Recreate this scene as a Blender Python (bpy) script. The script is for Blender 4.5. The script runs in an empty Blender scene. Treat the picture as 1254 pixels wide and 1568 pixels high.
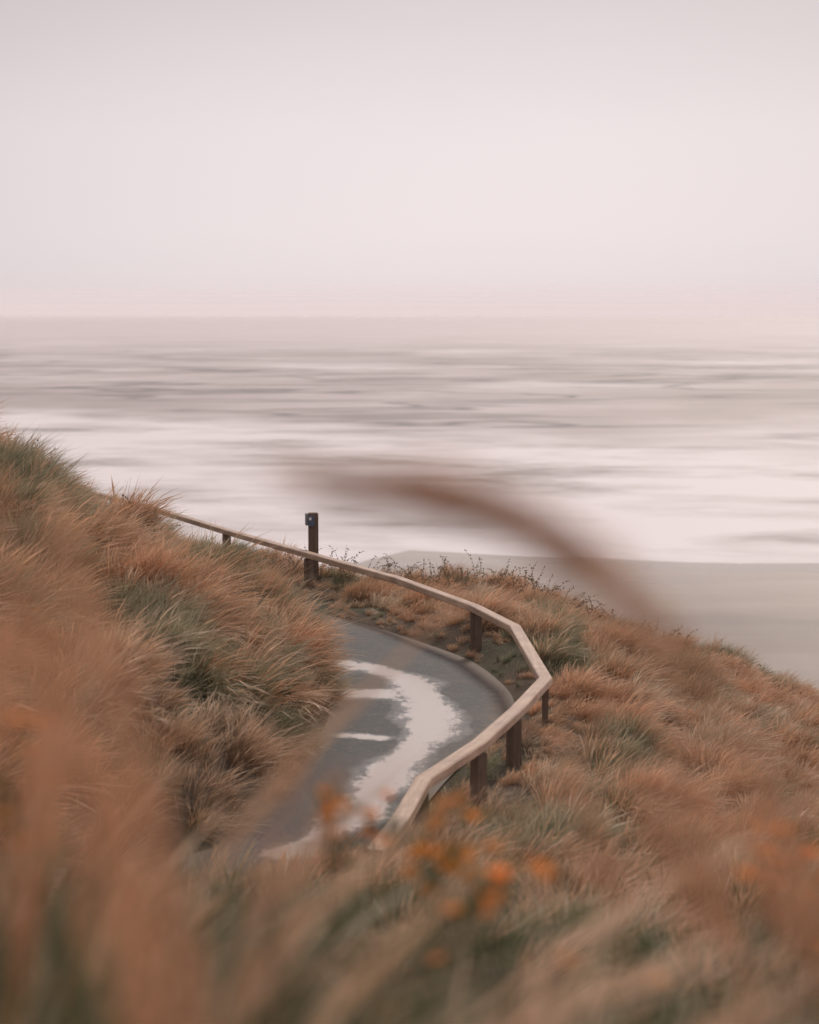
import bpy, math, random
import numpy as np
from mathutils import Vector
random.seed(4); rng=np.random.default_rng(7)
scene=bpy.context.scene
scene.view_settings.view_transform='Standard'
try: scene.view_settings.look='None'
except Exception: pass
scene.view_settings.exposure=0

# ------------------------------------------------------------ helpers
def link(o): scene.collection.objects.link(o); return o
def mesh_obj(name,verts,faces,mat=None,smooth=False,do_link=True):
    me=bpy.data.meshes.new(name)
    me.from_pydata([tuple(v) for v in verts],[],[tuple(f) for f in faces]); me.update()
    if mat: me.materials.append(mat)
    if smooth: me.polygons.foreach_set('use_smooth',[True]*len(me.polygons))
    o=bpy.data.objects.new(name,me)
    if do_link: link(o)
    return o
def fattr(me,name,data):
    a=me.attributes.new(name,'FLOAT','POINT'); a.data.foreach_set('value',np.asarray(data,dtype=np.float32))
def catmull(P,n=12):
    P=np.array(P,float); out=[]
    Q=np.vstack([2*P[0]-P[1],P,2*P[-1]-P[-2]])
    for i in range(1,len(Q)-2):
        for t in np.linspace(0,1,n,endpoint=False):
            a,b,c,d=Q[i-1],Q[i],Q[i+1],Q[i+2]
            out.append(.5*((2*b)+(c-a)*t+(2*a-5*b+4*c-d)*t*t+(3*b-a-3*c+d)*t**3))
    out.append(P[-1]); return np.array(out)
def resample(P,n):
    s=np.r_[0,np.cumsum(np.linalg.norm(np.diff(P,axis=0),axis=1))]
    u=np.linspace(0,s[-1],n)
    return np.stack([np.interp(u,s,P[:,k]) for k in range(P.shape[1])],1)
def sdist(X,Y,P):
    """signed distance to polyline, + = left of travel direction"""
    best=np.full(X.shape,1e9); sg=np.zeros(X.shape)
    for a,b in zip(P[:-1],P[1:]):
        d=b-a; L=d@d
        t=np.clip(((X-a[0])*d[0]+(Y-a[1])*d[1])/L,0,1)
        qx=X-a[0]-t*d[0]; qy=Y-a[1]-t*d[1]
        q=qx*qx+qy*qy; c=d[0]*qy-d[1]*qx
        m=q<best; best=np.where(m,q,best); sg=np.where(m,np.sign(c),sg)
    return np.sqrt(best)*sg
_perm=rng.random((256,256))
def vnoise(x,y,s):
    x=np.asarray(x)/s+1000.3; y=np.asarray(y)/s+1000.7
    xi=np.floor(x).astype(int); yi=np.floor(y).astype(int); fx=x-xi; fy=y-yi
    fx=fx*fx*(3-2*fx); fy=fy*fy*(3-2*fy)
    g=lambda i,j:_perm[(xi+i)%256,(yi+j)%256]
    return (g(0,0)*(1-fx)+g(1,0)*fx)*(1-fy)+(g(0,1)*(1-fx)+g(1,1)*fx)*fy
def sstep(a,b,x):
    t=np.clip((x-a)/(b-a),0,1); return t*t*(3-2*t)

# ------------------------------------------------------------ site plan (metres, y = towards the sea)
E_pts=[(-14,9.6),(-8,10.3),(-4.5,11.5),(-2.2,13.3),(-.9,16),(-.1,18.8),(.51,21.5),(1.14,23.5),(1.35,25.2),(1.25,26.7),(.87,28.5),(.13,30.2),(-.7,31.8),(-2.6,35),(-4.8,39.5),(-7.8,45),(-12,52)]
L_pts=[(-14,12),(-8,12.7),(-5.2,13.8),(-3.4,15.3),(-2.1,17.5),(-1.5,19.8),(-1.2,21.8),(-1.05,23.5),(-1.0,25),(-1.0,26.6),(-1.3,28.3),(-2,30),(-3.2,32),(-4.6,35),(-7,40),(-10,46),(-14,52)]
E=catmull(E_pts,10); L=catmull(L_pts,10)
Er=resample(E,90); Lr=resample(L,90)
def zpath(y): return -5+np.clip(18.5-np.asarray(y,float),0,9)*.12
# grass mounds (old tussock bases)
mc=[]
for _ in range(6000):
    q=(rng.uniform(-14,13),rng.uniform(13,42)); 
    if all((q[0]-a)**2+(q[1]-b)**2>.95**2 for a,b in mc): mc.append(q)
    if len(mc)>520: break
mc=np.array(mc); m_r=rng.uniform(.38,.72,len(mc)); m_h=rng.uniform(.10,.42,len(mc)); m_k=rng.random(len(mc))
def mound(x,y):
    sh=np.shape(x); X=np.ravel(x); Y=np.ravel(y)
    best=np.full(X.shape,-1.); bi=np.zeros(X.shape,int); 
    for i,(a,b) in enumerate(mc):
        k=np.exp(-((X-a)**2+(Y-b)**2)/(m_r[i]**2))
        m=k>best; best=np.where(m,k,best); bi=np.where(m,i,bi)
    return best.reshape(sh),bi.reshape(sh)
def height(x,y,detail=True):
    x=np.asarray(x,float); y=np.asarray(y,float)
    sL=sdist(x,y,Lr); sR=-sdist(x,y,Er)
    zp=zpath(y)
    s=np.clip(sL,0,None); s=np.where(s>7,7+3*(1-np.exp(-(s-7)/3)),s)
    zl=zp+.65*(1-np.exp(-s/.5))+.42*s+.25*np.clip(s-3,0,None)
    r=np.clip(x-1.5,0,None)
    zr=-4.88-.38*r*r/(r+1.0)-.13*sstep(30,34,y)
    z=np.where(sL>0,zl,zr)
    zf=-1.15-.215*y-.12*np.clip(x-1,0,None)-.1*np.clip(-x-6,0,None)
    zf=np.where(y<0,-1.15+.03*y-.12*np.clip(x-1,0,None),zf)
    k=.25; zf2=np.where(sL>0,zf-3*sstep(0,1.5,sL),zf)
    z=k*np.logaddexp(z/k,zf2/k)
    q=np.clip(y-(36.8+np.clip(-x-1,0,None)*1.6-.45*np.clip(x,0,3)-.2*np.clip(x-3,0,8)),0,None)
    z=z-.8*q*q/(q+2.0)
    if detail:
        mk_,mi_=mound(x,y)
        out=np.maximum(sL,sR)
        amp=np.where(sL>0,1.0,.55)
        z=z+((vnoise(x,y,2.2)-.5)*.3+(vnoise(x,y,.7)-.5)*.12+(mk_*m_h[mi_]-.1)*amp)*sstep(.1,1.2,out)
    out=np.maximum(sL,sR)
    w=sstep(0.02,.5,out)
    z=z*w+(zp-.03)*(1-w)
    return np.maximum(z,-31.5),sL,sR
def H(x,y): return float(height(np.array([x]),np.array([y]))[0][0])

# ------------------------------------------------------------ node helpers
def newmat(name):
    m=bpy.data.materials.new(name); m.use_nodes=True; nt=m.node_tree; nt.nodes.clear(); return m,nt
def N(nt,t,**k):
    n=nt.nodes.new(t)
    for a,v in k.items(): setattr(n,a,v)
    return n
def mapping(nt,src,scale,loc=(0,0,0)):
    m=N(nt,'ShaderNodeMapping'); m.inputs['Scale'].default_value=scale; m.inputs['Location'].default_value=loc
    nt.links.new(src,m.inputs['Vector']); return m.outputs[0]
def noise(nt,vec,scale,detail=3,rough=.5,dist=0):
    n=N(nt,'ShaderNodeTexNoise'); n.inputs['Scale'].default_value=scale; n.inputs['Detail'].default_value=detail
    n.inputs['Roughness'].default_value=rough; n.inputs['Distortion'].default_value=dist
    if vec is not None: nt.links.new(vec,n.inputs['Vector'])
    return n.outputs[0]
def ramp(nt,fac,stops,interp='LINEAR'):
    r=N(nt,'ShaderNodeValToRGB'); r.color_ramp.interpolation=interp
    e=r.color_ramp.elements
    while len(e)<len(stops): e.new(.5)
    for el,(p,c) in zip(e,stops):
        el.position=p; el.color=(c,c,c,1) if isinstance(c,(int,float)) else (*c,1)
    nt.links.new(fac,r.inputs[0]); return r.outputs[0]
def mix(nt,f,a,b,mode='MIX'):
    m=N(nt,'ShaderNodeMix',data_type='RGBA',blend_type=mode)
    for s,v in ((m.inputs[0],f),(m.inputs[6],a),(m.inputs[7],b)):
        if isinstance(v,(int,float)): s.default_value=v
        elif isinstance(v,tuple): s.default_value=(*v,1)
        else: nt.links.new(v,s)
    return m.outputs[2]
def math_(nt,op,a,b=0.0,c=0.0,clamp=False):
    m=N(nt,'ShaderNodeMath',operation=op,use_clamp=clamp)
    for s,v in zip(m.inputs,(a,b,c)):
        if isinstance(v,(int,float)): s.default_value=v
        else: nt.links.new(v,s)
    return m.outputs[0]
def principled(nt,base,rough=.7,ior=1.45,spec=.5,normal=None):
    p=N(nt,'ShaderNodeBsdfPrincipled'); o=N(nt,'ShaderNodeOutputMaterial')
    if isinstance(base,tuple): p.inputs['Base Color'].default_value=(*base,1)
    else: nt.links.new(base,p.inputs['Base Color'])
    if isinstance(rough,(int,float)): p.inputs['Roughness'].default_value=rough
    else: nt.links.new(rough,p.inputs['Roughness'])
    p.inputs['IOR'].default_value=ior; p.inputs['Specular IOR Level'].default_value=spec
    if normal is not None: nt.links.new(normal,p.inputs['Normal'])
    nt.links.new(p.outputs[0],o.inputs[0]); return p
def bump(nt,h,strength=.5,dist=.02):
    b=N(nt,'ShaderNodeBump'); b.inputs['Strength'].default_value=strength; b.inputs['Distance'].default_value=dist
    nt.links.new(h,b.inputs['Height']); return b.outputs[0]
def wpos(nt): return N(nt,'ShaderNodeNewGeometry').outputs['Position']

# ------------------------------------------------------------ materials
def blade_material(name,root,mid,tip,mid2,transl=.35):
    m,nt=newmat(name)
    h=N(nt,'ShaderNodeAttribute',attribute_name='h').outputs['Fac']
    r=N(nt,'ShaderNodeAttribute',attribute_name='r').outputs['Fac']
    p=wpos(nt)
    n1=ramp(nt,noise(nt,p,.7,3,.6),[(.40,0.0),(.60,1.0)])
    n2=noise(nt,p,2.3,2,.5)
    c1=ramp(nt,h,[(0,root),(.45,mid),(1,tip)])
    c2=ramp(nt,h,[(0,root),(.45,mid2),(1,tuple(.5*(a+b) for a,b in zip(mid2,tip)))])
    c=mix(nt,n1,c1,c2)
    v=math_(nt,'MULTIPLY_ADD',r,.65,.66); v=math_(nt,'MULTIPLY',v,math_(nt,'MULTIPLY_ADD',n2,.9,.53))
    vv=N(nt,'ShaderNodeCombineXYZ')
    for i in range(3): nt.links.new(v,vv.inputs[i])
    c=mix(nt,1.0,c,vv.outputs[0],'MULTIPLY')
    pr=N(nt,'ShaderNodeBsdfPrincipled'); nt.links.new(c,pr.inputs['Base Color']); pr.inputs['Roughness'].default_value=.5
    pr.inputs['Specular IOR Level'].default_value=.35
    tr=N(nt,'ShaderNodeBsdfTranslucent'); nt.links.new(c,tr.inputs[0])
    ms=N(nt,'ShaderNodeMixShader'); ms.inputs[0].default_value=transl
    nt.links.new(pr.outputs[0],ms.inputs[1]); nt.links.new(tr.outputs[0],ms.inputs[2])
    o=N(nt,'ShaderNodeOutputMaterial'); nt.links.new(ms.outputs[0],o.inputs[0]); return m
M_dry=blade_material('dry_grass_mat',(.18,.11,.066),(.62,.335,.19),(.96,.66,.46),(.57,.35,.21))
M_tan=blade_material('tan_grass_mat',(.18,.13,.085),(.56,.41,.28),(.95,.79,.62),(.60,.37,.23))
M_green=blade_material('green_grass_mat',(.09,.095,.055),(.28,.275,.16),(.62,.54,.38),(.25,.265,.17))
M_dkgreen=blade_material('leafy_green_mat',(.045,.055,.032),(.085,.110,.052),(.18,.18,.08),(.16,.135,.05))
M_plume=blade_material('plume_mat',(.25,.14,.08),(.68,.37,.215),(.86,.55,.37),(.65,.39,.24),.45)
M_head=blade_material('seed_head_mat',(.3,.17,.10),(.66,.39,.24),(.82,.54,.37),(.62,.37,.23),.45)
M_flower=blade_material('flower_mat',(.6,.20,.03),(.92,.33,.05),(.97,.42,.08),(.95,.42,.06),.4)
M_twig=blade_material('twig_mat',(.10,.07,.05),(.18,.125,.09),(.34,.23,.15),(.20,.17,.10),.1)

m,nt=newmat('ground_mat'); p=wpos(nt)
c=ramp(nt,noise(nt,p,1.2,6,.65),[(.3,(.06,.043,.03)),(.5,(.12,.085,.058)),(.7,(.22,.15,.10))])
c=mix(nt,ramp(nt,noise(nt,p,.5,3),[(.45,0.),(.6,.7)]),c,(.075,.08,.045))
principled(nt,c,.95,normal=bump(nt,noise(nt,p,9,6,.7),.9,.08)); M_ground=m

m,nt=newmat('asphalt_mat'); p=wpos(nt)
wet=N(nt,'ShaderNodeAttribute',attribute_name='wet').outputs['Fac']
edg=N(nt,'ShaderNodeAttribute',attribute_name='edge').outputs['Fac']
fine=noise(nt,p,60,4,.75)
c=ramp(nt,fine,[(.32,(.018,.020,.024)),(.68,(.060,.063,.070))])
c=mix(nt,ramp(nt,noise(nt,p,1.3,5,.65),[(.42,0.),(.62,.5)]),c,(.085,.072,.064))
dirt=math_(nt,'ADD',edg,math_(nt,'MULTIPLY_ADD',noise(nt,p,5,5,.7),1.1,-.55))
c=mix(nt,ramp(nt,dirt,[(.5,0.),(.75,.9)]),c,(.14,.095,.065))
sp_=ramp(nt,noise(nt,p,17,3,.6),[(.60,0.),(.69,.8)])
c=mix(nt,sp_,c,(.19,.14,.11))
edge=noise(nt,mapping(nt,p,(1.0,.5,1)),4.6,12,.90)
w=math_(nt,'ADD',wet,math_(nt,'MULTIPLY_ADD',edge,2.9,-1.45))
mask=ramp(nt,w,[(.40,0.),(.52,1.)])
film=ramp(nt,math_(nt,'ADD',wet,math_(nt,'MULTIPLY_ADD',noise(nt,p,1.1,4,.6),1.2,-.6)),[(.0,.65),(.4,.30)])
bn=bump(nt,fine,.6,.012)
a=N(nt,'ShaderNodeBsdfPrincipled'); nt.links.new(c,a.inputs['Base Color']); nt.links.new(film,a.inputs['Roughness']); nt.links.new(bn,a.inputs['Normal'])
b=N(nt,'ShaderNodeBsdfPrincipled'); b.inputs['Base Color'].default_value=(.72,.63,.58,1); b.inputs['Roughness'].default_value=.12  # pale base paints part of the sky reflection into the puddle colour
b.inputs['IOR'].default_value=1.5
nt.links.new(bump(nt,noise(nt,p,14,3),.15,.01),b.inputs['Normal'])
ms=N(nt,'ShaderNodeMixShader'); nt.links.new(mask,ms.inputs[0]); nt.links.new(a.outputs[0],ms.inputs[1]); nt.links.new(b.outputs[0],ms.inputs[2])
o=N(nt,'ShaderNodeOutputMaterial'); nt.links.new(ms.outputs[0],o.inputs[0]); M_path=m

def wood(name,a_,b_,rough=.5):
    m,nt=newmat(name); u=N(nt,'ShaderNodeAttribute',attribute_name='grain').outputs['Vector']
    g=noise(nt,mapping(nt,u,(1.2,22,22)),1.0,5,.65)
    c=ramp(nt,g,[(.3,a_),(.7,b_)])
    c=mix(nt,ramp(nt,noise(nt,u,1.6,4,.6),[(.4,0.),(.7,.6)]),c,tuple(.55*v for v in a_))
    principled(nt,c,rough,normal=bump(nt,g,.5,.006)); return m
M_rail=wood('weathered_timber',(.46,.30,.21),(.80,.58,.44),.42)
M_post=wood('dark_timber',(.12,.08,.06),(.26,.18,.135),.7)

m,nt=newmat('sand_mat'); p=wpos(nt)
sx=N(nt,'ShaderNodeSeparateXYZ'); nt.links.new(p,sx.inputs[0])
n_=noise(nt,mapping(nt,p,(.02,.05,1)),1,5,.6)
c=ramp(nt,n_,[(.3,(.23,.175,.147)),(.7,(.37,.288,.245))])
sd_=math_(nt,'ADD',sx.outputs[1],math_(nt,'MULTIPLY',sx.outputs[0],.22))
sd_=math_(nt,'ADD',sd_,math_(nt,'MULTIPLY',n_,40))
c=mix(nt,ramp(nt,math_(nt,'DIVIDE',sd_,300),[(.72,0.),(.93,.9)]),c,(.56,.48,.43))
rr=ramp(nt,noise(nt,mapping(nt,p,(.015,.04,1),(5,5,0)),1,3),[(.4,.22),(.6,.5)])
principled(nt,c,rr,1.33); M_sand=m

m,nt=newmat('sea_mat'); p=wpos(nt)
sx=N(nt,'ShaderNodeSeparateXYZ'); nt.links.new(p,sx.inputs[0])
big=noise(nt,mapping(nt,p,(.010,.007,1)),1,4,.55,.3)
wv=math_(nt,'ADD',sx.outputs[1],math_(nt,'MULTIPLY',sx.outputs[0],.85))
wv=math_(nt,'ADD',wv,math_(nt,'MULTIPLY_ADD',big,300,-150))
surf=ramp(nt,math_(nt,'DIVIDE',wv,1000),[(.47,1.),(.56,0.)])
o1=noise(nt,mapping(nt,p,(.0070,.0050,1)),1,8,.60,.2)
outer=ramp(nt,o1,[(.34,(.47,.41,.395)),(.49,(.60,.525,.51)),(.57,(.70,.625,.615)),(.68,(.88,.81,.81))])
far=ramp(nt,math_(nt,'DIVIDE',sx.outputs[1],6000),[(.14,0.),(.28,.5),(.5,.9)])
outer=mix(nt,far,outer,(.80,.72,.72))  # distance haze painted into the sea colour, paler towards the horizon
def lines(sc,loc,wd):
    ln=noise(nt,mapping(nt,p,sc,loc),1,5,.5,.1)
    l=math_(nt,'ABSOLUTE',math_(nt,'SUBTRACT',ln,.5))
    return ramp(nt,l,[(0.,1.),(wd,0.)])
lm=ramp(nt,noise(nt,mapping(nt,p,(.012,.006,1)),1,2),[(.36,0.),(.52,1.)])
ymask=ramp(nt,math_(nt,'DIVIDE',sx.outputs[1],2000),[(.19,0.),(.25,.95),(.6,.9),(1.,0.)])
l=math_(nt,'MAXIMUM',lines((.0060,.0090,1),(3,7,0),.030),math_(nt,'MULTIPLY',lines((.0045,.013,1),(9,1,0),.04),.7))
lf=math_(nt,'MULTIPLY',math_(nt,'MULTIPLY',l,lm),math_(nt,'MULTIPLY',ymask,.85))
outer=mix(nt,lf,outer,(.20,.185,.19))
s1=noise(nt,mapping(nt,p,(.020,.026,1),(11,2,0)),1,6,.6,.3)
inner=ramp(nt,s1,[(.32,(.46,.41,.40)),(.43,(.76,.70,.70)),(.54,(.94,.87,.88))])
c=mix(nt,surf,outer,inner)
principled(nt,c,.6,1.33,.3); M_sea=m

m,nt=newmat('haze_sheet_mat'); p=wpos(nt)  # pale see-through material of the added haze sheets
al=N(nt,'ShaderNodeAttribute',attribute_name='dens').outputs['Fac']
nn=noise(nt,mapping(nt,p,(.0012,.0012,.012)),1,4,.55)
al=math_(nt,'MULTIPLY',al,math_(nt,'MULTIPLY_ADD',nn,.7,.65),clamp=True)
d_=N(nt,'ShaderNodeBsdfDiffuse'); d_.inputs[0].default_value=(.99,.945,.975,1)
t_=N(nt,'ShaderNodeBsdfTranslucent'); t_.inputs[0].default_value=(.99,.945,.975,1)
m1=N(nt,'ShaderNodeMixShader'); m1.inputs[0].default_value=.6; nt.links.new(d_.outputs[0],m1.inputs[1]); nt.links.new(t_.outputs[0],m1.inputs[2])
tp=N(nt,'ShaderNodeBsdfTransparent'); m2=N(nt,'ShaderNodeMixShader')
nt.links.new(al,m2.inputs[0]); nt.links.new(tp.outputs[0],m2.inputs[1]); nt.links.new(m1.outputs[0],m2.inputs[2])
o=N(nt,'ShaderNodeOutputMaterial'); nt.links.new(m2.outputs[0],o.inputs[0]); M_haze=m

m,nt=newmat('sign_plate_mat'); principled(nt,(.10,.13,.19),.4); M_plate=m
m,nt=newmat('sign_white_mat'); principled(nt,(.75,.75,.75),.5); M_white=m
m,nt=newmat('galvanised_steel'); principled(nt,(.35,.35,.36),.4); M_steel=m

# ------------------------------------------------------------ terrain
gx=np.r_[np.linspace(-160,-16,30)[:-1],np.linspace(-16,14,170),np.linspace(14,160,34)[1:]]
gy=np.r_[np.linspace(-30,0,12)[:-1],np.linspace(0,52,260),np.linspace(52,130,50)[1:]]
XX,YY=np.meshgrid(gx,gy); ZZ,_,_=height(XX,YY)
nx,ny=len(gx),len(gy)
V=np.stack([XX.ravel(),YY.ravel(),ZZ.ravel()],1)
F=[(j*nx+i,j*nx+i+1,(j+1)*nx+i+1,(j+1)*nx+i) for j in range(ny-1) for i in range(nx-1)]
mesh_obj('ground',V,F,M_ground,True)
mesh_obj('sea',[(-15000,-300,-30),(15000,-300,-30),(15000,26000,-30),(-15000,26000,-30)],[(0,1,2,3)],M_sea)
bx=np.linspace(-600,600,241); by=np.linspace(20,330,125)
BX,BY=np.meshgrid(bx,by)
shore=252-.22*BX-55*sstep(2,-24,BX)
BZ=-30+(shore-BY+(vnoise(BX,BY,60)-.5)*14+(vnoise(BX,BY,14)-.5)*6)*.006
V=np.stack([BX.ravel(),BY.ravel(),BZ.ravel()],1); n_=len(bx)
F=[(j*n_+i,j*n_+i+1,(j+1)*n_+i+1,(j+1)*n_+i) for j in range(len(by)-1) for i in range(n_-1)]
mesh_obj('beach',V,F,M_sand,True)
# added upright sheets imitating haze, densest at horizon height, to soften the horizon line
V=[];F=[];D=[]
for dist,pk in ((2600,.28),(4200,.35),(7000,.5),(13000,.7)):
    top=.045*dist; zs=np.r_[np.linspace(-29.9,0,9),top*np.linspace(0,1,15)[1:]**1.5]
    b0=len(V)
    for j,z in enumerate(zs):
        k=pk*(math.exp(-(z/15)**2) if z<0 else math.exp(-(z/(.012*dist))**2*1.3))
        if z<0: k*=(1+z/30)
        if j==len(zs)-1: k=0
        for a in np.linspace(-1,1,9): V.append((a*dist*1.1,dist*(1-.12*a*a),z)); D.append(k)
    for j in range(len(zs)-1):
        for i in range(8): F.append((b0+j*9+i,b0+j*9+i+1,b0+(j+1)*9+i+1,b0+(j+1)*9+i))
o=mesh_obj('haze_sheets',V,F,M_haze,True); fattr(o.data,'dens',D)

# ------------------------------------------------------------ footpath
Ep=resample(E,520); Lp=resample(L,520)
na=20; V=[];ed=[]
pud=[(np.array([(-.95,28.1),(-.5,27.8),(-.12,27.1),(.2,25.8),(.28,24.6),(.18,23.4),(-.12,21.8),(-.42,20.1),(-.75,19.0),(-1.1,17.6)]),.19),
     (np.array([(-1.1,26.2),(-.7,25.9),(-.4,25.9)]),.19),(np.array([(-.75,23.3),(-.35,23.1)]),.14)]
for i in range(520):
    for k in range(na+1):
        u=k/na; q=Lp[i]*(1-u)+Ep[i]*u
        V.append((q[0],q[1],float(zpath(q[1]))+.02*(1-(2*u-1)**2))); ed.append(max(0,abs(2*u-1)*1.15-.45)/.7)
VA=np.array(V); wet=np.zeros(len(V))
for P_,wd in pud:
    dd=np.abs(sdist(VA[:,0],VA[:,1],P_)); wdv=wd*(.55+.95*vnoise(VA[:,0],VA[:,1],.8))
    wet=np.maximum(wet,np.clip(1-dd/(2.4*wdv),-.5,1))
wet=np.where(wet<=0,-.6,wet)
F=[(i*(na+1)+k,i*(na+1)+k+1,(i+1)*(na+1)+k+1,(i+1)*(na+1)+k) for i in range(519) for k in range(na)]
o=mesh_obj('footpath',V,F,M_path,True); fattr(o.data,'wet',wet); fattr(o.data,'edge',ed)

# ------------------------------------------------------------ timber handrail
def box_sweep(P,w,h,mat,name,parent):
    P=np.array(P,float); n=len(P); V=[];G=[];F=[]
    s=np.r_[0,np.cumsum(np.linalg.norm(np.diff(P,axis=0),axis=1))]
    b=.012
    prof=[(-w/2,-b),(-w/2+b,0),(w/2-b,0),(w/2,-b),(w/2,-h+b),(w/2-b,-h),(-w/2+b,-h),(-w/2,-h+b)]
    for i in range(n):
        d0=P[i]-P[i-1] if i else P[1]-P[0]; d1=P[i+1]-P[i] if i<n-1 else d0
        d0=d0[:2]/np.linalg.norm(d0[:2]); d1=d1[:2]/np.linalg.norm(d1[:2])
        n0=np.array([d0[1],-d0[0]]); n1=np.array([d1[1],-d1[0]])
        mi=n0+n1; mi/=np.linalg.norm(mi); k=1/max(.5,mi@n0)
        for a,z in prof:
            V.append((P[i,0]+mi[0]*a*k,P[i,1]+mi[1]*a*k,P[i,2]+z)); G.append((s[i],a,z))
    m_=len(prof)
    for i in range(n-1):
        for k in range(m_):
            F.append((i*m_+k,i*m_+(k+1)%m_,(i+1)*m_+(k+1)%m_,(i+1)*m_+k))
    F.append(tuple(range(m_))); F.append(tuple((n-1)*m_+k for k in reversed(range(m_))))
    o=mesh_obj(name,V,F,mat); a=o.data.attributes.new('grain','FLOAT_VECTOR','POINT'); a.data.foreach_set('vector',np.array(G,np.float32).ravel())
    if parent: o.parent=parent
    return o
def post(x,y,ztop,w,name,parent,ang=0,zb=None,d=None):
    d=d or w
    zb=H(x,y)-.35 if zb is None else zb
    b=.01; V=[];F=[];G=[]
    ca,sa=math.cos(ang),math.sin(ang)
    def ring(sx_,sy_,z):
        for a,c in ((-1,-1),(1,-1),(1,1),(-1,1)):
            X,Y=a*sx_/2,c*sy_/2; V.append((x+X*ca-Y*sa,y+X*sa+Y*ca,z)); G.append((z,X+x,Y))
    ring(w,d,zb); ring(w,d,ztop-b); ring(w-2*b,d-2*b,ztop)
    for r_ in range(2):
        for k in range(4): F.append((r_*4+k,r_*4+(k+1)%4,r_*4+4+(k+1)%4,r_*4+4+k))
    F.append((8,9,10,11)); F.append((3,2,1,0))
    o=mesh_obj(name,V,F,M_post); a=o.data.attributes.new('grain','FLOAT_VECTOR','POINT'); a.data.foreach_set('vector',np.array(G,np.float32).ravel())
    if parent: o.parent=parent
    return o
rail=bpy.data.objects.new('wooden_handrail',None); link(rail)
ZR=-4.25
RP=[(-.27,15.2),(-.15,15.9),(-.06,16.7),(.124,18.0),(.69,19.5),(1.15,21.3),(1.6,23.1),(1.44,26.9),(.96,29.05),(-.18,32.0),(-1.72,35.1),(-3.64,39.4),(-6.2,45),(-9,50)]
RP=[(x,y,ZR+(.02*math.sin(i*2.1))+max(0,17-y)*.05) for i,(x,y) in enumerate(RP)]
box_sweep(RP,.155,.10,M_rail,'top_rail',rail)
for i,(x,y,a) in enumerate([(.10,17.9,.3),(.69,19.5,.7),(1.13,21.2,.6),(1.6,23.15,0),(.98,28.95,.6),(-1.8,35.3,.9),(-3.64,39.4,.9),(-6.2,45,.9)]):
    post(x,y,ZR-.10,.12 if i!=3 else .07,'post_%d'%(i+1),rail,a)

# ------------------------------------------------------------ marker post
mk=bpy.data.objects.new('marker_post',None); link(mk)
post(-1.75,36.0,-3.6,.17,'shaft',mk,.15)
def box(name,c,s,mat,parent,rot=0):
    import bmesh
    bm=bmesh.new(); bmesh.ops.create_cube(bm,size=1)
    bmesh.ops.scale(bm,vec=s,verts=bm.verts); bmesh.ops.bevel(bm,geom=bm.edges[:],offset=min(s)*.2,segments=2,affect='EDGES')
    bmesh.ops.rotate(bm,cent=(0,0,0),matrix=__import__('mathutils').Matrix.Rotation(rot,3,'Z'),verts=bm.verts)
    me=bpy.data.meshes.new(name); bm.to_mesh(me); bm.free(); me.materials.append(mat)
    o=bpy.data.objects.new(name,me); o.location=c; link(o); o.parent=parent; return o
box('plate',(-1.78,35.895,-3.74),(.12,.02,.2),M_plate,mk,.15)
box('symbol',(-1.80,35.881,-3.70),(.05,.008,.05),M_white,mk,.15)
box('side_box',(-1.87,36.0,-3.72),(.05,.12,.22),M_steel,mk,.15)

# ------------------------------------------------------------ grass prototypes
protoc=bpy.data.collections.new('grass_tussocks')
def blades(nb,rad,lmin,lmax,width,wind,spread,segs=5,seed_frac=0.,seedw=2.6):
    V=[];F=[];h=[];r=[]
    for b in range(nb):
        a=random.random()*6.283; rr=rad*math.sqrt(random.random())
        x0,y0=rr*math.cos(a),rr*math.sin(a)
        ln=random.uniform(lmin,lmax)*(1-.35*rr/rad)
        dx=wind*random.uniform(.5,1.2)+spread*math.cos(a)*(rr/rad+.3)+random.gauss(0,.16)
        dy=-.2*wind+spread*math.sin(a)*(rr/rad+.3)+random.gauss(0,.18)
        bend=math.hypot(dx,dy)
        droop=.22+.3*random.random()
        yaw=random.uniform(0,3.14); wx,wy=math.cos(yaw),math.sin(yaw)
        rv=random.random(); sd=random.random()<seed_frac; b0=len(V)
        for k in range(segs+1):
            t=k/segs
            X=x0+ln*dx*(t*.35+t*t*.75); Y=y0+ln*dy*(t*.35+t*t*.75); Z=-.06+ln*(t-droop*bend*t*t*1.25)
            w=width*(1-t)**.6*.5+.0006
            if sd: w=width*.28 if t<.62 else width*seedw*.5*math.sin(math.pi*min(1,(t-.6)/.4*.9+.08))
            V.append((X-wx*w,Y-wy*w,Z)); V.append((X+wx*w,Y+wy*w,Z)); h+= [t,t]; r+=[rv,rv]
            if k: i=b0+2*(k-1); F.append((i,i+1,i+3,i+2))
    return V,F,h,r
def proto(name,mat,*a,**k):
    V,F,h,r=blades(*a,**k); o=mesh_obj(name,V,F,mat,True,False); fattr(o.data,'h',h); fattr(o.data,'r',r); protoc.objects.link(o)
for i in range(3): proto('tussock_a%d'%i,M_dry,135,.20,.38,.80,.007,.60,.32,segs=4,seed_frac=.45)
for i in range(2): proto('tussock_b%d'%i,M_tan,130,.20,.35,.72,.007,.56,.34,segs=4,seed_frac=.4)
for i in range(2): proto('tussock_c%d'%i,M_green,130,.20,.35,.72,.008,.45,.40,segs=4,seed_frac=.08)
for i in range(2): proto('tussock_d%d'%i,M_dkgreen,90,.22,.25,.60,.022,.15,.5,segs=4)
proto('tussock_e0',M_tan,5,.2,.7,1.0,.007,.3,.12,seed_frac=.9,segs=8)

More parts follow.
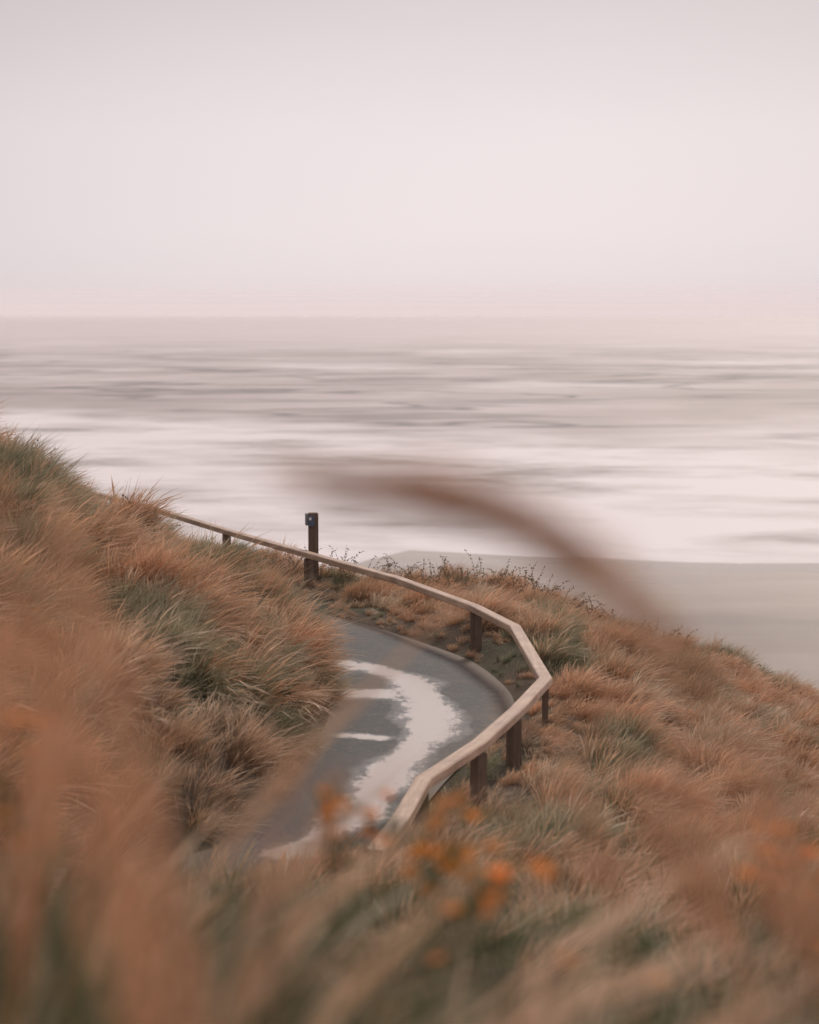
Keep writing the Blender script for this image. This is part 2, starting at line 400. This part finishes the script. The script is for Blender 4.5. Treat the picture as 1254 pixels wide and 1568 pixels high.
def instancer(name,pts,rot,scl,idx):
    me=bpy.data.meshes.new(name); me.from_pydata([tuple(p) for p in pts],[],[]); n=len(pts)
    a=me.attributes.new('rot','FLOAT_VECTOR','POINT'); a.data.foreach_set('vector',np.asarray(rot,np.float32).ravel())
    a=me.attributes.new('scl','FLOAT','POINT'); a.data.foreach_set('value',np.asarray(scl,np.float32))
    a=me.attributes.new('idx','INT','POINT'); a.data.foreach_set('value',np.asarray(idx,np.int32))
    o=bpy.data.objects.new(name,me); link(o)
    ng=bpy.data.node_groups.new(name+'_scatter','GeometryNodeTree')
    ng.interface.new_socket('Geometry',in_out='INPUT',socket_type='NodeSocketGeometry')
    ng.interface.new_socket('Geometry',in_out='OUTPUT',socket_type='NodeSocketGeometry')
    gi=ng.nodes.new('NodeGroupInput'); go=ng.nodes.new('NodeGroupOutput')
    ip=ng.nodes.new('GeometryNodeInstanceOnPoints'); ci=ng.nodes.new('GeometryNodeCollectionInfo')
    ci.inputs['Collection'].default_value=protoc; ci.inputs['Separate Children'].default_value=True; ci.inputs['Reset Children'].default_value=True
    def at(nm,t):
        q=ng.nodes.new('GeometryNodeInputNamedAttribute'); q.data_type=t; q.inputs['Name'].default_value=nm; return q.outputs['Attribute']
    er=ng.nodes.new('FunctionNodeEulerToRotation'); lk=ng.links.new
    lk(at('rot','FLOAT_VECTOR'),er.inputs[0]); lk(er.outputs[0],ip.inputs['Rotation'])
    lk(at('scl','FLOAT'),ip.inputs['Scale']); lk(at('idx','INT'),ip.inputs['Instance Index'])
    ip.inputs['Pick Instance'].default_value=True
    lk(gi.outputs[0],ip.inputs['Points']); lk(ci.outputs[0],ip.inputs['Instance']); lk(ip.outputs[0],go.inputs[0])
    md=o.modifiers.new('scatter','NODES'); md.node_group=ng
    return o
pts=[]
for y0,y1,dn in [(5.5,14,11),(14,44,20)]:
    hw0=.27*y1+3
    n=int((y1-y0)*2*hw0*dn)
    x=rng.uniform(-hw0,hw0,n); y=rng.uniform(y0,y1,n)
    k=np.abs(x)<.245*y+1.6
    pts.append(np.stack([x[k],y[k]],1))
P=np.vstack(pts); z,sL,sR=height(P[:,0],P[:,1]); out=np.maximum(sL,sR)
x,y=P[:,0],P[:,1]
mkn,mi=mound(x,y)
keep=(out>.08)&(z>-12)
keep&=~((mkn<.22)&(y>14)&(rng.random(len(x))<.5))
x,y,z,sL,sR,out,mkn,mi=[q[keep] for q in (x,y,z,sL,sR,out,mkn,mi)]; n=len(x)
verge=(sR>0)&(sR<.75)&(y>20)
rail_d=np.abs(sdist(x,y,np.array([(a,b) for a,b,_ in RP])))
scl=rng.uniform(.8,1.15,n)*np.where(y>14,.46+.62*mkn+.2*vnoise(x,y,1.1),.9)
scl=np.where(sL>0,scl*1.08,scl*.82)
scl=np.where(verge,scl*.50,scl)
scl=np.where((sR>0)&(rail_d<.45)&(y>14),np.minimum(scl,.42),scl)
scl=np.where((sR>0)&(y>31),scl*.80,scl)
scl=np.where(out<.25,scl*.75,scl)
kind=m_k[mi]+rng.normal(0,.12,n)
gz=vnoise(x+40,y,3.0)
u=rng.random(n)
green=(kind<np.where(sL>0,.20,.13)+.34*gz)|(mkn<.12)&(u<.5)
tan=(kind>.76)
idx=np.where(green,rng.integers(5,7,n),np.where(tan,rng.integers(3,5,n),rng.integers(0,3,n)))
idx=np.where(u<.12,rng.integers(3,5,n),idx)
idx=np.where(u>.88,rng.integers(0,3,n),idx)
fl=sstep(16,9,y)
idx=np.where(rng.random(n)<fl*.85,np.where(rng.random(n)<.7,rng.integers(7,9,n),rng.integers(5,7,n)),idx)
idx=np.where((rng.random(n)<.03)&(y>8),9,idx)
ddx=(x-mc[mi,0]); ddy=(y-mc[mi,1]); fo=np.where((y>13.5)&(mkn>.05),.85,0)
rot=np.stack([rng.normal(0,.10,n)-fo*np.clip(ddy,-.6,.6),rng.normal(0,.10,n)+.04+fo*np.clip(ddx,-.6,.6),rng.normal(0,.55,n)],1)
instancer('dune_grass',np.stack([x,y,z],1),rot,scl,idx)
print('tussocks',n)

# ------------------------------------------------------------ near stalks
class MB:
    def __init__(s): s.V=[];s.F=[];s.h=[];s.r=[]
    def tube(s,P,r0,r1,hv=(0,.6),sides=4):
        P=np.array(P); n=len(P); b0=len(s.V); rv=random.random()
        for i in range(n):
            d=P[min(i+1,n-1)]-P[max(i-1,0)]; d=d/np.linalg.norm(d)
            u=np.cross(d,[0.3,1,.1]); u/=np.linalg.norm(u); v=np.cross(d,u); rr=r0+(r1-r0)*i/(n-1)
            for k in range(sides):
                a=6.283*k/sides; q=P[i]+rr*(u*math.cos(a)+v*math.sin(a)); s.V.append(tuple(q)); s.h.append(hv[0]+(hv[1]-hv[0])*i/(n-1)); s.r.append(rv)
            if i:
                for k in range(sides): s.F.append((b0+(i-1)*sides+k,b0+(i-1)*sides+(k+1)%sides,b0+i*sides+(k+1)%sides,b0+i*sides+k))
    def leaf(s,p,d,ln,w,hv=(.5,1.)):
        d=np.array(d,float); d/=np.linalg.norm(d); q=np.cross(d,rng.normal(0,1,3)); q/=np.linalg.norm(q)+1e-9
        p=np.array(p,float); b=len(s.V); rv=random.random()
        for a,c,hh in ((0,0,hv[0]),(.4,1,.5*(hv[0]+hv[1])),(1,0,hv[1]),(.4,-1,.5*(hv[0]+hv[1]))):
            s.V.append(tuple(p+d*ln*a+q*w*.5*c)); s.h.append(hh); s.r.append(rv)
        s.F.append((b,b+1,b+2,b+3))
    def plume(s,P,rad,n,ln=.022,w=.004):
        P=resample(np.array(P,float),60)
        for _ in range(n):
            t=random.random(); i=min(58,int(t*59)); d=P[i+1]-P[i]; d/=np.linalg.norm(d)
            o=rng.normal(0,1,3); o-=d*(o@d); o/=np.linalg.norm(o)
            rr=rad*math.sin(math.pi*min(1,.12+.85*t))**.6
            s.leaf(P[i]+o*rr*random.random()*.6,d+o*random.uniform(.2,.7),ln*random.uniform(.6,1.3),w,(.35,.85))
    def build(s,name,mat):
        o=mesh_obj(name,s.V,s.F,mat); fattr(o.data,'h',s.h); fattr(o.data,'r',s.r); return o
b=MB()
C=catmull([(.62,1.55,-1.75),(.52,1.58,-1.15),(.42,1.6,-.75),(.335,1.6,-.48),(.262,1.6,-.335),(.190,1.6,-.246),(.128,1.6,-.194),(.075,1.6,-.163),(.015,1.6,-.147),(-.06,1.6,-.136),(-.10,1.6,-.128)],8)
b.tube(C,.0020,.0008)
b.plume(C[-48:-20],.020,420,.028,.004)
b.plume(C[-30:],.0075,650,.020,.004)
b.plume(C[-36:-8],.018,3100,.022,.005)
C2=catmull([(1.0,1.25,-1.6),(.70,1.28,-.85),(.40,1.3,-.40),(.22,1.3,-.225),(.12,1.3,-.155),(.055,1.3,-.118),(.0,1.3,-.100)],8)
b.tube(C2[-20:],.0010,.0006); b.plume(C2[-20:],.009,200,.018,.003)
b.tube(C2[:-19],.0010,.0010)
b.build('seed_head_grass',M_head)
b=MB()
def stalk(rx,ry,tx,ty,tz,rad=.012,n=500,frac=.45):
    zr=H(rx,ry)
    C=catmull([(rx,ry,zr-.02),(rx+.25*(tx-rx),.5*(ry+ty),zr+.5*(tz-zr)),(rx+.6*(tx-rx),ty,zr+.82*(tz-zr)),(tx,ty,tz)],12)
    b.tube(C,.003,.001); k=int(len(C)*(1-frac)); b.plume(C[k:],rad,n,.026,.0045)
for i in range(9):
    d=random.uniform(1.5,2.0); off=random.gauss(0,.007)
    stalk((-.070+off)*d,d,(-.190+off*1.6+random.gauss(0,.010))*d,d*random.uniform(.95,1.05),-(.085+random.uniform(-.01,.12))*d,.010,260,.68)
for i in range(17):
    d=random.uniform(1.7,3.2); a=random.uniform(-.265,-.175)
    stalk((a-.02)*d,d,(a+.015)*d,d,-(.08+(a+.25)*1.9+random.uniform(0,.08))*d,.010,200,.4)
for i in range(2):
    d=random.uniform(1.8,2.4); a=random.uniform(-.075,-.055)
    stalk((a-.05)*d,d,(a+.02)*d,d,-(.205+random.uniform(-.005,.04))*d,.008,80,.3)
for i in range(11):
    d=random.uniform(1.6,3.0); a=random.uniform(.12,.27)
    stalk((a+.03)*d,d,(a-random.uniform(.04,.08))*d,d,-(.235+random.uniform(-.015,.04))*d,.009,140,.3)
b.build('tall_grass_stalks',M_plume)
q=[];rs=[];sc=[];ix=[]
for i in range(480):
    d=random.uniform(1.4,4.8); a=random.uniform(-.28,.28)
    X,Y=a*d,d
    top=.305-max(0,-a-.07)*.70+random.uniform(0,.07)+.015*(a>.1)
    zg=H(X,Y); ht=-top*d-zg
    q.append((X,Y,zg)); rs.append((random.gauss(0,.1),random.gauss(0,.1),random.gauss(0,.9)))
    k_=random.choice([7,8,7,8,7,8,7,8,7,8,7,5,6,5,6,0,3]); sc.append(max(.6,ht)/(.50 if k_>6 else .60)); ix.append(k_)
instancer('foreground_grass',q,rs,sc,ix)

fs=MB(); ff=MB()
for (a,sl,d,nf) in [(.017,.272,4.3,10),(.026,.288,4.0,8),(-.045,.256,4.6,7),(.185,.285,4.0,8),(.215,.30,3.7,6),(-.20,.205,3.4,6),(.10,.315,3.3,4),(-.195,.25,3.1,4),(.05,.295,3.6,5),(.03,.277,4.4,6),(-.02,.268,4.5,4)]:
    for j in range(nf):
        X=a*d+random.gauss(0,.045); Y=d+random.gauss(0,.1); Z=-sl*d+random.gauss(0,.045)
        g0=H(X,Y); C=catmull([(X+.05,Y,g0),(X+.03,Y,.5*(g0+Z)),(X,Y,Z)],6)
        fs.tube(C,.003,.0015)
        for k in range(10):
            p_=C[random.randrange(3,len(C))]; fs.leaf(p_,rng.normal(0,1,3)+np.array([0,0,.5]),.09,.02,(.2,.7))
        for k in range(9): ff.leaf((X,Y,Z),(math.cos(k*.7),math.sin(k*.7),.5),.028,.024)
o=fs.build('wildflowers',M_dkgreen); o2=ff.build('petals',M_flower); o2.parent=o

b=MB()
def twig(x,y,ln,r=.0045,lean=None):
    z=H(x,y)+.15; p=np.array([x,y,z]); a=random.uniform(0,6.283); d=np.array([.5*math.cos(a)+.2,.4*math.sin(a),1.]); P_=[p.copy()]
    curl=rng.normal(0,.10,3)
    for k in range(9):
        d=d+curl+rng.normal(0,.13,3)-np.array([0,0,.03*k]); d/=np.linalg.norm(d); p=p+d*ln/9; P_.append(p.copy())
        if k>1:
            for _ in range(2): b.leaf(p,rng.normal(0,1,3),.04,.022,(.3,1.))
    b.tube(P_,r,r*.35,sides=3)
for i in range(190):
    x=random.uniform(-2.6,3.4); twig(x,35.4+random.uniform(-.5,1.3)+max(0,-x-1)*1.2-.4*max(0,x),random.uniform(.25,.62))
for i in range(50):
    x=random.uniform(3,8); twig(x,33.5-.2*(x-3)+random.uniform(-.5,1.5),random.uniform(.25,.5))
for i in range(30):
    x=random.uniform(-7,-3.4); twig(x,28+random.uniform(-2,3),random.uniform(.5,.8))
b.build('bramble',M_twig)

# ------------------------------------------------------------ world, sun, camera
w=bpy.data.worlds.new('sky'); scene.world=w; w.use_nodes=True; nt=w.node_tree; nt.nodes.clear()
elev,az=math.radians(38),math.radians(18)
sky=N(nt,'ShaderNodeTexSky',sky_type='NISHITA'); sky.sun_disc=False; sky.sun_elevation=elev; sky.sun_rotation=az; sky.dust_density=5
bg1=N(nt,'ShaderNodeBackground'); nt.links.new(sky.outputs[0],bg1.inputs[0]); bg1.inputs[1].default_value=.08
tc=N(nt,'ShaderNodeTexCoord').outputs['Generated']
sp=N(nt,'ShaderNodeSeparateXYZ'); nt.links.new(tc,sp.inputs[0])
nz=noise(nt,mapping(nt,tc,(3,3,14)),1.2,4,.5)
zz=math_(nt,'ADD',sp.outputs[2],math_(nt,'MULTIPLY_ADD',nz,.03,-.015))
cr=ramp(nt,math_(nt,'MULTIPLY_ADD',zz,.5,.5),[(0,(.34,.29,.24)),(.46,(.62,.54,.51)),(.496,(.81,.715,.715)),(.508,(.84,.75,.76)),(.52,(.86,.77,.785)),(.545,(.84,.755,.775)),(.585,(.66,.59,.605)),(.75,(.60,.55,.56)),(1,(.66,.61,.62))])
dt=N(nt,'ShaderNodeVectorMath',operation='DOT_PRODUCT'); nt.links.new(tc,dt.inputs[0]); dt.inputs[1].default_value=Vector((.03,1,.045)).normalized()
gl=ramp(nt,dt.outputs['Value'],[(.90,.84),(.965,.90),(1.0,1.03)])
cr=mix(nt,1.0,cr,gl,'MULTIPLY')
bg2=N(nt,'ShaderNodeBackground'); nt.links.new(cr,bg2.inputs[0]); bg2.inputs[1].default_value=1.0
mx=N(nt,'ShaderNodeMixShader'); mx.inputs[0].default_value=.94
nt.links.new(bg1.outputs[0],mx.inputs[1]); nt.links.new(bg2.outputs[0],mx.inputs[2])
ow=N(nt,'ShaderNodeOutputWorld'); nt.links.new(mx.outputs[0],ow.inputs[0])
sl=bpy.data.lights.new('sun','SUN'); sl.energy=1.5; sl.angle=math.radians(10); sl.color=(1,.89,.78)
so=bpy.data.objects.new('sun',sl); link(so)
sd=Vector((math.sin(az)*math.cos(elev),math.cos(az)*math.cos(elev),math.sin(elev)))
so.rotation_euler=sd.to_track_quat('Z','Y').to_euler(); so.location=(10,30,40)

cam=bpy.data.cameras.new('camera'); co=bpy.data.objects.new('camera',cam); link(co)
cam.sensor_fit='VERTICAL'; cam.sensor_height=36; cam.sensor_width=28.8; cam.lens=70
cam.clip_start=.05; cam.clip_end=60000
co.location=(0,0,0); co.rotation_euler=(math.radians(90-5.69),0,0)
cam.dof.use_dof=True; cam.dof.focus_distance=30; cam.dof.aperture_fstop=1.5
scene.camera=co
